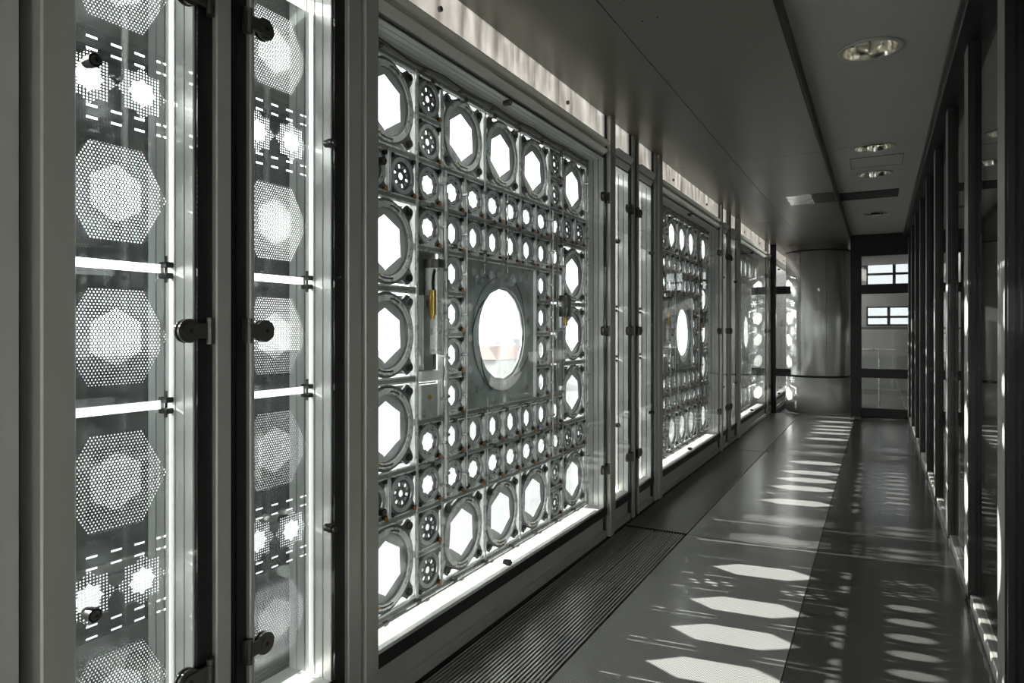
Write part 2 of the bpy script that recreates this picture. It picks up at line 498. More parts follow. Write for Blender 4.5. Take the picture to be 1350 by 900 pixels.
mb = MB(); mb.box(XW - 0.14, XW + 0.07, 11.288, 11.36, 0, ZSOF, M['dark'], 0.004); wpart('dark_post', mb)
post(11.363, 11.382, 0.0)
post(13.59, 13.75, 0.0)
# beams over and under each window, clerestory strips, base panels
spans = [(n[0], n[1]) for n in NAR] + BIG
for (a, b) in spans:
    big = (b - a) > 1
    mb = MB()
    def beam(z0, z1, xf):
        q = 0.052 if big else 0.02
        pr = [(XW - 0.14, z0), (xf - q, z0), (xf - q + 0.002, z0 + 0.003), (xf, z1 - 0.004), (xf, z1), (XW - 0.14, z1)]
        n = len(pr)
        mb.add([(p[0], yy, p[1]) for yy in (a, b) for p in pr], [tuple(range(n)), tuple(range(n, 2 * n))] + [(i, (i + 1) % n, n + (i + 1) % n, n + i) for i in range(n)], M['beam'])
    beam(ZT + 0.004, ZT + 0.045, XW + (0.012 if big else -0.004))
    mb.box(XW - 0.14, XW - 0.02, a, b, ZT + 0.045, ZT + 0.053, M['gasket'])
    beam(ZT + 0.053, ZBEAM, XW + 0.02)
    wpart('head_beam', mb)
    mb = MB(); mb.box(XW - 0.03, XW - 0.02, a, b, ZBEAM, ZSOF, M['frosted']); wpart('clerestory_pane', mb)
    if big:
        mb = MB()
        n = 7
        for k in range(1, n):
            yk = a + (b - a) * (k + random.uniform(-.25, .25)) / n
            mb.box(XW - 0.10, XW - 0.035, yk - 0.004, yk + 0.004, ZBEAM, ZSOF, M['frame'])
        for k in (0.18, 0.74):
            yk = a + (b - a) * k
            mb.cyl((XW - 0.021, yk, ZBEAM + 0.08), (XW - 0.008, yk, ZBEAM + 0.08), 0.011, M['hinge'], 14)
        wpart('clerestory_fins', mb)
    mb = MB()
    mb.box(XW - 0.14, XW - 0.004, a, b, ZB - 0.048, ZB - 0.004, M['gasket'] if not big else M['frame'], 0.003)
    mb.box(XW - 0.14, XW - 0.025, a, b, 0.045, ZB - 0.048, M['frame'])
    mb.box(XW - 0.14, XW - 0.004, a, b, 0.0, 0.045, M['frame'], 0.003)
    mb.box(XW - 0.016, XW + 0.002, a, b, ZB - 0.040, ZB + 0.010, M['gasket'])
    wpart('base_panel', mb)

# ------------------------------------------------------------------ windows: ribbed box, outer pane
def window(i, a, b):
    c = (a + b) / 2
    w = tag(empty('window_%d' % i, (XW, c, ZB)), kind='structure')
    def part(name, mb): return mb.obj(name, w, (-XW, -c, -ZB))
    xb = XS - 0.06
    big = (b - a) > 1
    for side, yy, sg in (('near', a, -1), ('far', b, 1)):
        mb = MB()
        x = XW - 0.018; n = 4
        wd = (x - xb) / n
        for k in range(n):
            mb.box(x - wd * k - 0.0026, x - wd * (k + 1) + 0.0026, yy - sg * 0.001, yy - sg * 0.009, ZB, ZT, M['reveal'])
        mb.box(xb, x, yy - sg * 0.001, yy - sg * 0.004, ZB, ZT, M['gasket'])
        part('side_reveal', mb)
    mb = MB()
    x = XW - 0.018; n = 5; wd = (x - xb) / n
    for k in range(n):
        mb.box(x - wd * k - 0.0015, x - wd * (k + 1) + 0.0015, a + .01, b - .01, ZT - 0.009, ZT - 0.001, M['reveal'])
    mb.box(xb, x, a + .01, b - .01, ZT - 0.004, ZT + 0.003, M['gasket'])
    part('head_reveal', mb)
    if big:
        cs = min(BC, key=lambda q: abs(q - c))
        mb = MB()
        mb.box(XS - 0.034, XS - 0.028, a + .009, cs - 6.1 * S, ZB + .012, ZT - .009, M['bar']) if cs - 6.1 * S > a + .01 else None
        mb.box(XS - 0.034, XS - 0.028, cs + 6.1 * S, b - .009, ZB + .012, ZT - .009, M['bar'])
        mb.box(XS - 0.034, XS - 0.028, a + .009, b - .009, ZC + 6.1 * S, ZT - .009, M['bar'])
        part('back_flange', mb)
    mb = MB(); mb.box(xb - 0.10, XW - 0.018, a + .002, b - .002, ZB - 0.003, ZB + 0.010, M['sill']); part('sill', mb)
    mb = MB(); mb.box(xb - 0.012, xb - 0.004, a + .002, b - .002, ZB + 0.012, ZT, M['glass']); part('outer_pane', mb)
    return w
for i, (a, b) in enumerate(sorted(spans)): window(i + 1, a, b)

# ------------------------------------------------------------------ hinged inner glass
def disc_fit(mb, x, y, z, r, m='hinge'):
    mb.cyl((x, y, z), (x + 0.008, y, z), r, M[m], 28)
    mb.cyl((x + 0.008, y, z), (x + 0.014, y, z), r * 0.62, M[m], 24)
    mb.cyl((x + 0.014, y, z), (x + 0.0145, y, z), r * 0.22, M['black'], 8)
def pane_door(name, a, b, hinge, knobs, label, group=None):
    """hinge: +1 far side, -1 near side"""
    ye = b if hinge > 0 else a
    t = tag(empty(name, (XW, (a + b) / 2, ZB)), label, 'glass door', group)
    c = (a + b) / 2
    loc = (-XW, -c, -ZB)
    xg = XW - 0.008
    mb = MB(); mb.box(xg - 0.006, xg, a + 0.004, b - 0.004, ZB + 0.014, ZT - 0.002, M['glass']); mb.obj('glass_pane', t, loc)
    for dz in (0.84, 0.0, -0.87):
        z = EYE + dz
        yd = ye - hinge * 0.032
        pin_y = ye + hinge * 0.024
        mb = MB(); disc_fit(mb, xg + 0.001, yd, z, 0.030)
        mb.box(xg + 0.002, xg + 0.013, min(yd, pin_y), max(yd, pin_y), z - 0.019, z + 0.019, M['hinge'], 0.002)
        mb.cyl((xg - 0.012, yd, z), (xg - 0.0062, yd, z), 0.030, M['hinge'], 28)
        h = mb.obj('hinge', t, loc)
        mb = MB()
        for (z0, z1) in ((-0.034, -0.020), (-0.019, 0.019), (0.020, 0.034)):
            mb.cyl((xg + 0.010, pin_y, z + z0), (xg + 0.010, pin_y, z + z1), 0.0085, M['hinge'], 14)
        mb.box(xg - 0.004, xg + 0.010, pin_y, pin_y + hinge * 0.014, z - 0.034, z + 0.034, M['hinge'])
        mb.obj('hinge_knuckle', h)
    for (ky, kz) in knobs:
        mb = MB()
        mb.cyl((xg - 0.006, ky, kz), (xg + 0.014, ky, kz), 0.0145, M['black'], 20)
        mb.cyl((xg + 0.014, ky, kz), (xg + 0.020, ky, kz), 0.010, M['hinge'], 16, 0.008)
        mb.cyl((xg + 0.020, ky, kz), (xg + 0.0205, ky, kz), 0.004, M['black'], 8)
        mb.cyl((xg - 0.02, ky, kz), (xg - 0.0062, ky, kz), 0.012, M['black'], 16)
        mb.obj('lock_knob', t, loc)
    return t
NLAB = ['narrow glass door nearest the camera, hinged at its right', 'narrow glass door left of the nearest iris screen, hinged at its left',
        'narrow glass door just past the nearest iris screen', 'narrow glass door just before the second iris screen',
        'narrow glass door just past the second iris screen', 'narrow glass door just before the third iris screen',
        'narrow glass door beside the dark post near the steel column']
for (a, b, k), lab in zip(NAR, NLAB):
    hs = 1 if k == 'A' else -1
    ky = a + 0.045 if k == 'A' else b - 0.022
    pane_door('glass_door', a, b, hs, [(ky, EYE + 0.588), (ky, EYE - 0.618)], lab, 'narrow glass doors along the left wall')
BLAB = ['wide square glass door in front of the nearest iris screen', 'wide square glass door in front of the second iris screen',
        'wide square glass door in front of the third iris screen', 'wide glass door partly hidden behind the steel column']
for (a, b), lab in zip(BIG, BLAB):
    c = (a + b) / 2
    pane_door('glass_door', a, b, 1, [(a + 0.03, EYE + 0.585), (a + 0.03, EYE - 0.625), (c - 0.17, ZT - 0.035), (c - 0.17, ZB + 0.045)], lab, 'wide glass doors along the left wall')

# ------------------------------------------------------------------ perforated screens
def sheet_mesh(w):
    out = []
    g = 0.011
    for (z0, z1) in ((-6.2 * S, -S - g), (-S + g, S - g), (S + g, 6.0 * S)):
        mb = MB(); mb.box(-0.0008, 0.0008, -w / 2, w / 2, z0, z1, M['perf']); out.append(mb.mesh('perforated_sheet'))
    return out
clip_mb = MB()
clip_mb.box(-0.004, 0.016, -0.010, 0.010, -0.010, 0.004, M['black'], 0.002)
clip_mb.cyl((0.0, 0, -0.02), (0.0, 0, 0.02), 0.004, M['hinge'], 10)
clip_me = clip_mb.mesh('clip')
PLAB = ['perforated metal screen behind the glass door nearest the camera', 'perforated metal screen left of the nearest iris screen',
        'perforated metal screen just past the nearest iris screen', 'perforated metal screen just before the second iris screen',
        'perforated metal screen just past the second iris screen', 'perforated metal screen just before the third iris screen',
        'perforated metal screen beside the dark post near the column']
for (a, b, k), lab in zip(NAR, PLAB):
    w_ = (b - a) - 0.036
    t = tag(empty('perforated_screen', (XS - 0.012, (a + b) / 2, ZC)), lab, 'metal screen', 'perforated screens in the narrow windows')
    for me in sheet_mesh(w_): child(me, 'perforated_sheet', t, (0, 0.007, 0))
    for sg in (-1, 1):
        for dz in (0.014, -0.014):
            child(clip_me, 'clip', t, (0.001, w_ / 2 - 0.002, sg * S + dz))
    for yy in (-w_ / 2 + 0.01, w_ / 2 - 0.01):
        mb = MB(); mb.box(-0.018, -0.003, yy - 0.005, yy + 0.005, -6.2 * S, 6.0 * S, M['alu']); mb.obj('carrier_rail', t)

# ------------------------------------------------------------------ iris screens
def ears(r, e, wd=0.16):
    def f(t):
        d = abs(((t - pi / 4) % (pi / 2)) ); d = min(d, pi / 2 - d)
        return e if d < wd else (r if d > wd * 1.7 else e + (r - e) * (d - wd) / (wd * 0.7))
    return f
def hexr(R, off=pi / 2, n=6):
    st = 2 * pi / n
    return lambda t: R * cos(st / 2) / cos(((t - off) % st) - st / 2)

def squ(h):
    return lambda t: h / max(abs(cos(t)), abs(sin(t)))

def narrow_hex(Rr, k):
    h = hexr(Rr)
    def f(t):
        a, b = cos(t) / k, sin(t)
        return h(math.atan2(b, a)) / math.hypot(a, b)
    return f

def large_iris():
    h = MB()
    h.ann(0, 0, ears(0.925 * S, 1.16 * S, 0.12), 0.72 * S, -0.010, 0.0, M['gun'], 96)
    h.ann(0, 0, squ(0.87 * S), 0.70 * S, -0.0215, -0.0195, M['backplate'], 64)
    for k in range(4):
        t = pi / 4 + k * pi / 2
        y, z = 1.04 * S * cos(t), 1.04 * S * sin(t)
        h.cyl((0, y, z), (0.012, y, z), 0.085 * S, M['black'], 14)
    r = MB()
    r.ann(0, 0, 0.86 * S, 0.735 * S, 0.0, 0.005, M['alu'], 64)
    r.arc(0, 0, 0.775 * S, 0.81 * S, -pi / 2 - .32, -pi / 2 + .22, 0.005, 0.0056, M['black'])
    r.arc(0, 0, 0.775 * S, 0.81 * S, pi / 2 - .5, pi / 2 - .1, 0.005, 0.0056, M['black'])
    r.cyl((0.005, 0.79 * S * cos(-1.95), 0.79 * S * sin(-1.95)), (0.009, 0.79 * S * cos(-1.95), 0.79 * S * sin(-1.95)), 0.03 * S, M['brass'], 10)
    b = MB()
    R = 0.59 * S
    for k in range(6):
        t0 = pi / 2 + k * pi / 3; t1 = t0 + pi / 3
        v0 = (R * cos(t0), R * sin(t0)); v1 = (R * cos(t1), R * sin(t1))
        # blade: along the hexagon side, running on past v1, out to the ring
        dx, dz = v1[0] - v0[0], v1[1] - v0[1]
        e = (v1[0] + dx * 0.45, v1[1] + dz * 0.45)
        O = 0.76 * S
        pts = [v0, v1, e] + [(O * cos(t), O * sin(t)) for t in (t1 + .30, t1 + .05, (t0 + t1) / 2, t0 + .1, t0 - 0.05)]
        n = len(pts)
        vs = []
        for dxx in (-0.0015, 0.0):
            for i, p in enumerate(pts):
                lift = 0.0 if i in (0, 7) else (-0.007 if i in (2, 3) else -0.004)
                vs.append((-0.008 + lift + dxx, p[0], p[1]))
        fs = [tuple(range(n - 1, -1, -1)), tuple(range(n, 2 * n))] + [(i, (i + 1) % n, n + (i + 1) % n, n + i) for i in range(n)]
        b.add(vs, fs, M['blade'])
    return h.mesh('large_iris'), r.mesh('iris_ring'), b.mesh('iris_blades')
def small_iris(kind):
    h = MB()
    h.ann(0, 0, ears(0.455 * S, 0.60 * S, 0.16), 0.33 * S, -0.010, 0.0, M['gun'], 64)
    h.ann(0, 0, squ(0.425 * S), 0.34 * S, -0.0215, -0.0195, M['backplate'], 48)
    for k in range(4):
        t = pi / 4 + k * pi / 2
        y, z = 0.54 * S * cos(t), 0.54 * S * sin(t)
        h.cyl((0, y, z), (0.012, y, z), 0.055 * S, M['black'], 10)
    h.cyl((0.012, 0.36 * S, -0.40 * S), (0.018, 0.36 * S, -0.40 * S), 0.05 * S, M['copper'], 10)
    r = MB()
    r.ann(0, 0, 0.40 * S, 0.31 * S, 0.0, 0.006, M['blade'], 40)
    if kind != 'closed':
        r.box(0.0, 0.012, -0.16 * S, 0.16 * S, -0.47 * S, -0.36 * S, M['alu'], 0.002)
    b = MB()
    if kind == 'hex':
        f = lambda t: 0.31 * S * (0.72 + 0.28 * abs(sin(t)) ** 3)
        b.ann(0, 0, 0.38 * S, narrow_hex(0.255 * S, 0.66), -0.010, -0.004, M['blade'], 48)
    elif kind == 'round':
        b.ann(0, 0, 0.38 * S, lambda t: 0.208 * S + 0.014 * S * cos(8 * t), -0.010, -0.004, M['blade'], 64)
        for k in range(8):
            t = k * pi / 4 + .2
            b.cyl((-0.004, 0.31 * S * cos(t), 0.31 * S * sin(t)), (0.004, 0.31 * S * cos(t), 0.31 * S * sin(t)), 0.035 * S, M['gun'], 8)
    else:
        b.ann(0, 0, 0.17 * S, 0.075 * S, -0.008, -0.004, M['gun'], 24)
        b.ann(0, 0, 0.37 * S, 0.255 * S, -0.008, -0.004, M['gun'], 36)
        for k in range(6):
            t = k * pi / 3 + .25
            b.arc(0, 0, 0.16 * S, 0.265 * S, t - .37, t + .37, -0.008, -0.004, M['gun'], 4)
            b.arc(0, 0, 0.18 * S, 0.24 * S, t - .16, t + .16, -0.004, -0.002, M['blade'], 3)
    return h.mesh('small_iris'), r.mesh('iris_ring'), b.mesh('iris_blades')
def central_iris():
    h = MB()
    def sq(t):
        c = max(abs(cos(t)), abs(sin(t))); return 1.93 * S / c
    h.ann(0, 0, sq, 1.42 * S, -0.012, 0.0, M['greenplate'], 96)
    for k in range(8):
        for (yy, zz) in ((-1.5 + k * 0.43, 1.62),):
            if k < 7: h.cyl((0, yy * S, zz * S), (0.002, yy * S, zz * S), 0.10 * S, M['blade'], 16)  # pale discs stand in for reflections in the glass
    for zz in (0.7, -0.1, -0.9):
        h.cyl((0, -1.68 * S, zz * S), (0.002, -1.68 * S, zz * S), 0.10 * S, M['blade'], 16)  # more reflection discs, down the left side
    r = MB()
    r.ann(0, 0, 1.58 * S, 1.30 * S, 0.0, 0.006, M['greenplate'], 96)
    r.arc(0, 0, 1.31 * S, 1.57 * S, -pi / 2 - .55, -pi / 2 + .75, 0.006, 0.008, M['alu'], 16)
    for t0 in (0.4, 2.4, 3.6, 5.2):
        P = [(0.008, (1.36 + .035 * k) * S * cos(t0 + .09 * k), (1.36 + .035 * k) * S * sin(t0 + .09 * k)) for k in range(9)]
        r.tube(P, 0.0022, M['black'], 6)
    b = MB()
    b.ann(0, 0, 1.45 * S, hexr(1.25 * S, 0.1, 16), -0.012, -0.004, M['blade'], 96)
    return h.mesh('central_iris'), r.mesh('iris_ring'), b.mesh('iris_blades')

LARGE = large_iris(); SM = {k: small_iris(k) for k in ('hex', 'round', 'closed')}; CEN = central_iris()

def grid_meshes():
    hz, vt = MB(), MB()
    hb, vb = 0.078 * S, 0.055 * S
    def H(b, a0, a1, m='bar'):
        hz.box(-0.016, 0.004, a0 * S, a1 * S, b * S - hb, b * S + hb, M[m], 0.002)
        hz.box(0.004, 0.006, a0 * S, a1 * S, b * S + hb * .55, b * S + hb, M['alu'])  # pale edge strips stand in for sunlight on the channel edges
        hz.box(0.004, 0.006, a0 * S, a1 * S, b * S - hb, b * S - hb * .55, M['alu'])
    def V(a, b0, b1, vb=vb):
        if vb > 0.06 * S:
            vt.box(-0.0195, -0.0105, a * S - vb, a * S + vb, b0 * S, b1 * S, M['milky'])
            vt.box(0.0, 0.009, a * S - vb * .42, a * S + vb * .42, b0 * S, b1 * S, M['alu'], 0.002)
            return
        vt.box(-0.012, 0.010, a * S - vb, a * S + vb, b0 * S, b1 * S, M['milky'], 0.002)
        vt.box(0.010, 0.011, a * S - vb * .25, a * S + vb * .25, b0 * S, b1 * S, M['bar'])
    for b in (-6, -4, 4, 6): H(b, -6.05, 6.05)
    for b in (-3, -2, 2, 3): H(b, -4, 4)
    for b in (-3, -1, 1, 3): H(b, -6.05, -4); H(b, 4, 6.05)
    for b in (-1, 0, 1): H(b, -3.0, -2); H(b, 2, 3.0)
    H(5, -4, -3); H(5, 3, 4); H(-5, -4, -3); H(-5, 3, 4)
    for a in (-6, -4, 4, 6): V(a, -6, 6, 0.10 * S)
    for a in (-3, -2, 2, 3): V(a, -4, 4)
    for a in (-3, -1, 1, 3): V(a, 4, 6, 0.10 * S); V(a, -6, -4, 0.10 * S)
    for a in (-1, 0, 1): V(a, 2, 4); V(a, -4, -2)
    for a in (-5, 5): V(a, 3, 4); V(a, -4, -3)
    # edge plates closing the gap round the screen
    for sg in (-1, 1):
        vt.box(-0.026, -0.022, sg * 6.02 * S, sg * (6.02 * S + 0.045), -6.05 * S, 6.3 * S, M['bar'])
    vt.box(-0.026, -0.022, -6.02 * S, 6.02 * S, 6.05 * S, 6.05 * S + 0.05, M['bar'])
    vt.box(-0.022, -0.002, -6.02 * S, 6.02 * S, -6.11 * S, -6.0 * S, M['bar'])
    return hz.mesh('support_rail'), vt.mesh('support_post')
GRID = grid_meshes()
def rod_mesh():
    r = MB()
    def vrod(a, b0, b1, x=0.026, rad=0.0045, m='alu'):
        r.cyl((x, a * S, b0 * S), (x, a * S, b1 * S), rad, M[m], 8)
        n = max(2, int((b1 - b0) / 1.0))
        for k in range(n + 1):
            b = b0 + (b1 - b0) * (k + .3) / (n + .6)
            r.box(0.006, x + 0.008, a * S - 0.008, a * S + 0.008, b * S - 0.006, b * S + 0.006, M['bar'], 0.002)
    def hrod(b, a0, a1, x=0.026, rad=0.0045, m='bar'):
        r.cyl((x, a0 * S, b * S), (x, a1 * S, b * S), rad, M[m], 8)
        n = max(2, int((a1 - a0) / 1.5))
        for k in range(n + 1):
            a = a0 + (a1 - a0) * (k + .3) / (n + .6)
            r.box(0.006, x + 0.008, a * S - 0.011, a * S + 0.011, b * S - 0.009, b * S + 0.009, M['hinge'], 0.002)
    vrod(-3.05, -3.9, 3.9, 0.030, 0.006); vrod(-2.93, -3.6, 3.4, 0.024, 0.005, 'bar'); vrod(-2.1, -3.8, 3.8, 0.028, 0.004)
    vrod(-1.15, 1.6, 4.0, 0.020, 0.0035); vrod(0.1, 1.7, 3.9, 0.020, 0.0035); vrod(-1.0, -4.0, -1.7, 0.020, 0.0035)
    vrod(2.95, -3.9, 3.9, 0.030, 0.005); vrod(3.3, -3.2, 3.4, 0.026, 0.006, 'bar'); vrod(3.75, -2.2, 2.5, 0.03, 0.004)
    vrod(5.95, -5.6, 5.6, 0.022, 0.004); vrod(-5.85, 4.0, 5.9, 0.02, 0.004)
    hrod(6.08, -5.8, 5.9, 0.012, 0.007); hrod(5.86, -4.0, 4.0, 0.024, 0.004, 'alu'); hrod(-6.10, -5.6, 5.6, 0.012, 0.007)
    hrod(-6.02, -4.5, 5.2, 0.02, 0.004, 'alu')
    hrod(3.0, -4, 4, 0.022, 0.007); hrod(-3.0, -4, 4, 0.022, 0.007); hrod(2.15, -3, 3.4, 0.020, 0.004, 'alu'); hrod(-2.1, -3, 3, 0.02, 0.004, 'alu')
    # drooping cable along the top rail
    P = [(0.02, (-6 + 12 * k / 40) * S, (6.12 + .05 * sin(k * .8)) * S) for k in range(41)]
    r.tube(P, 0.003, M['black'], 6)
    return r.mesh('push_rods')
RODS = rod_mesh()
def actuator_mesh():
    a = MB(); y = -3.52 * S
    a.cyl((0.014, y + .12 * S, 1.55 * S), (0.014, y + .12 * S, -0.45 * S), 0.21 * S, M['alu'], 24)
    a.cyl((0.014, y + .12 * S, 1.55 * S), (0.014, y + .12 * S, 1.75 * S), 0.25 * S, M['hinge'], 24)
    a.cyl((0.014, y + .12 * S, -0.45 * S), (0.014, y + .12 * S, -0.8 * S), 0.05 * S, M['hinge'], 12)
    for (b0, b1) in ((-1.97, -1.12), (-0.97, -0.64), (-0.44, 1.97)):
        a.box(-0.026, -0.020, -3.95 * S, -3.05 * S, b0 * S, b1 * S, M['gun'])
    a.box(-0.008, 0.02, y - .36 * S, y + .05 * S, -0.8 * S, 0.9 * S, M['bar'], 0.004)
    a.box(-0.008, 0.016, y - .38 * S, y + .38 * S, -1.08 * S, -0.84 * S, M['sill'], 0.003)
    a.box(-0.008, 0.012, y - .38 * S, y + .30 * S, -1.95 * S, -1.15 * S, M['blade'], 0.004)
    a.cyl((0.012, y - .05 * S, -1.45 * S), (0.016, y - .05 * S, -1.45 * S), 0.06 * S, M['brass'], 12)
    return a.mesh('actuator')
def motor_mesh():
    a = MB(); y = -3.72 * S
    a.cyl((0.046, y, 1.02 * S), (0.046, y, 0.45 * S), 0.085 * S, M['brass'], 18)
    a.cyl((0.046, y, 0.45 * S), (0.046, y, 0.36 * S), 0.05 * S, M['brass'], 14)
    a.box(0.018, 0.05, y - .06 * S, y + .12 * S, 0.62 * S, 0.8 * S, M['hinge'], 0.002)
    P = [(0.046 - .002 * k, y + .012 * S * k * k * .4, (1.02 + .085 * k) * S) for k in range(10)]
    a.tube(P, 0.003, M['black'], 6)
    P = [(0.050 - .002 * k, y + .03 * S + .012 * S * k * k * .35, (1.02 + .080 * k) * S) for k in range(10)]
    a.tube(P, 0.003, M['black'], 6)
    return a.mesh('motor')
def drive_mesh():
    a = MB(); y = 3.62 * S
    a.cyl((0.020, y, -0.2 * S), (0.020, y, -1.7 * S), 0.10 * S, M['bar'], 18)
    a.cyl((0.030, y + .25 * S, 1.25 * S), (0.030, y + .25 * S, 0.55 * S), 0.20 * S, M['hinge'], 20)
    a.cyl((0.030, y + .25 * S, 0.55 * S), (0.030, y + .25 * S, 0.25 * S), 0.09 * S, M['brass'], 16)
    for (b0, b1) in ((-1.97, -1.03), (-0.97, -0.03), (0.03, 0.97), (1.03, 1.97)):
        a.box(-0.026, -0.020, 3.05 * S, 3.95 * S, b0 * S, b1 * S, M['gun'])
    a.box(0.0, 0.02, y - .2 * S, y + .2 * S, -0.2 * S, 0.1 * S, M['bar'], 0.003)
    return a.mesh('drive_unit')
ACT, MOT, DRV = actuator_mesh(), motor_mesh(), drive_mesh()

def iris_screen():
    t = empty('iris_screen', (XS, 0, ZC))
    child(GRID[0], 'support_rails', t); child(GRID[1], 'support_posts', t); child(RODS, 'push_rods', t)
    child(ACT, 'actuator', t); child(MOT, 'motor', t); child(DRV, 'drive_unit', t)
    def put(ms, name, a, b, rot=0.0):
        o = child(ms[0], name, t, (-0.002, a * S, b * S))
        child(ms[1], 'iris_ring', o); bl = child(ms[2], 'iris_blades', o)
        if rot: bl.rotation_euler = (rot, 0, 0)
    put(CEN, 'central_iris', 0, 0)
    for (a, b) in [(sa * 5, sb * 5) for sa in (-1, 1) for sb in (-1, 1)] + [(k, sb * 5) for k in (-2, 0, 2) for sb in (-1, 1)] + [(sa * 5, k) for k in (-2, 0, 2) for sa in (-1, 1)]:
        put(LARGE, 'large_iris', a, b, random.choice((0.0, 0.03, -0.03)))
    for sa in (-1, 1):
        for sb in (-1, 1):
            for (a, b) in ((3.5, 4.5), (3.5, 5.5), (4.5, 3.5), (5.5, 3.5)):
                put(SM['closed'], 'small_iris', sa * a, sb * b)
    for i in range(8):
        for j in range(8):
            a, b = i - 3.5, j - 3.5
            m = max(abs(a), abs(b))
            if m < 2: continue
            if abs(a) > 3 and abs(b) < 2: continue
            put(SM['round' if m > 3 else 'hex'], 'small_iris', a, b)
    return t
SLAB = ['nearest iris screen, big square metal screen with round centre opening', 'second iris screen along the left wall, middle of the corridor',
        'third iris screen, thin strip just before the steel column', 'farthest iris screen, mostly hidden behind the steel column']
scr = iris_screen()
for i, (c, lab) in enumerate(zip(BC, SLAB)):
    t = scr if i == 0 else copy_tree(scr)
    t.location = (XS, c, ZC)
    tag(t, lab, 'metal screen', 'iris screens along the left wall')

# ------------------------------------------------------------------ floor grilles
def bar_grille(y0, y1, x0, x1, label, n):
    mb = MB()
    cx, cyy = (x0 + x1) / 2, (y0 + y1) / 2
    p = (x1 - x0) / n
    for k in range(n):
        xx = x0 + p * (k + .5)
        mb.box(xx - p * .26 - cx, xx + p * .26 - cx, y0 - cyy, y1 - cyy, -0.026, -0.001, M['grille'])
    yy = y0 + 0.05
    while yy < y1:
        mb.box(x0 - cx, x1 - cx, yy - 0.004 - cyy, yy + 0.004 - cyy, -0.030, -0.016, M['grille']); yy += 0.35
    o = mb.obj('floor_grille', None, (cx, cyy, 0.0))
    return tag(o, label, 'floor grille', 'slatted grilles along the left wall')
g0, g1 = -1.485, -1.085
bar_grille(0.75, 3.30, g0, g1, 'slatted floor grille nearest the camera along the left wall', 24)
bar_grille(3.303, 4.29, g0, -1.288, 'short slatted floor grille against the wall, below the nearest iris screen', 12)
bar_grille(3.303, 4.29, -1.282, g1, 'short slatted floor grille beside the walkway, before the plates', 12)
def plate_grille(y0, y1, label):
    mb = MB(); c = (y0 + y1) / 2
    mb.box(-0.20, 0.20, y0 - c, y1 - c, -0.02, -0.001, M['grille_plate'])
    mb.box(0.196, 0.20, y0 - c, y1 - c, -0.02, 0.0006, M['grille'])
    o = mb.obj('floor_plate', None, ((g0 + g1) / 2, c, 0)); return tag(o, label, 'floor grille', 'perforated floor plates along the left wall')
plate_grille(4.32, 7.63, 'perforated floor plate along the wall below the second iris screen')
plate_grille(7.64, 11.4, 'farthest perforated floor plate, ending near the steel column')

# ------------------------------------------------------------------ right partition
wr = tag(empty('wall_right', (XR, 0, 0)), kind='structure')
def rpart(name, mb): return mb.obj(name, wr, (-XR, 0, 0))
MW = 0.17
mull = [2.77 + 1.06 * k for k in range(-5, 9)]
for y in mull:
    mb = MB()
    mb.box(XR, XR + 0.062, y, y + 0.06, 0.0, ZCEIL, M['dark'], 0.004)
    mb.box(XR + 0.020, XR + 0.034, y + 0.06, y + MW, 0.0, ZCEIL, M['dark'])
    mb.box(XR - 0.004, XR + 0.019, y + 0.004, y + MW, 0.03, ZCEIL - 0.09, M['mullcap'], 0.003)
    mb.box(XR - 0.005, XR + 0.018, y + 0.001, y + 0.004, 0.03, ZCEIL - 0.09, M['dark'])
    rpart('mullion', mb)
for y0, y1 in zip(mull[:-1], mull[1:]):
    mb = MB(); mb.box(XR + 0.022, XR + 0.030, y0 + MW, y1, 0.055, ZCEIL - 0.09, M['glass_r']); rpart('glass_pane', mb)
    mb = MB(); mb.box(XR + 0.002, XR + 0.052, y0 + MW, y1 - 0.01, 0.0, 0.055, M['frame'], 0.004); rpart('base_rail', mb)
mb = MB(); mb.box(XR - 0.055, XR + 0.08, YBACK, YEND, ZCEIL - 0.09, ZCEIL - 0.001, M['dark'], 0.006)
mb.box(XR - 0.062, XR - 0.055, YBACK, YEND, ZCEIL - 0.03, ZCEIL - 0.001, M['hinge']); rpart('header_rail', mb)
mb = MB(); mb.box(4.55, 4.7, 0.2, YEND + 5.5, 0, ZCEIL, M['room']); mb.box(4.55, 4.7, YBACK, -2.8, 0, ZCEIL, M['room'])
mb.box(4.55, 4.7, -2.8, 0.2, 0, 0.5, M['room']); mb.box(4.55, 4.7, -2.8, 0.2, 2.45, ZCEIL, M['room']); tag(mb.obj('wall_far'), kind='structure')
mb = MB(); mb.box(4.60, 4.608, -2.8, 0.2, 0.5, 2.45, M['glass']); mb.box(4.57, 4.64, -1.34, -1.26, 0.5, 2.45, M['dark']); tag(mb.obj('window_32'), kind='structure')  # window added in the side room, out of view, for fill light
mb = MB()
mb.box(XW - 0.15, -1.42, YBACK - 0.1, YBACK, 0, ZCEIL, M['paleroom']); mb.box(-0.70, 4.7, YBACK - 0.1, YBACK, 0, ZCEIL, M['paleroom'])
mb.box(-1.42, -0.70, YBACK - 0.1, YBACK, 0, 0.3, M['paleroom']); mb.box(-1.42, -0.70, YBACK - 0.1, YBACK, 2.35, ZCEIL, M['paleroom'])
tag(mb.obj('wall_back'), kind='structure')
mb = MB(); mb.box(-1.42, -0.70, YBACK - 0.06, YBACK - 0.052, 0.3, 2.35, M['glass']); mb.box(-1.42, -0.70, YBACK - 0.08, YBACK - 0.02, 1.2, 1.25, M['dark'])
tag(mb.obj('window_31'), kind='structure')  # added rear window, never in view, lets in extra daylight

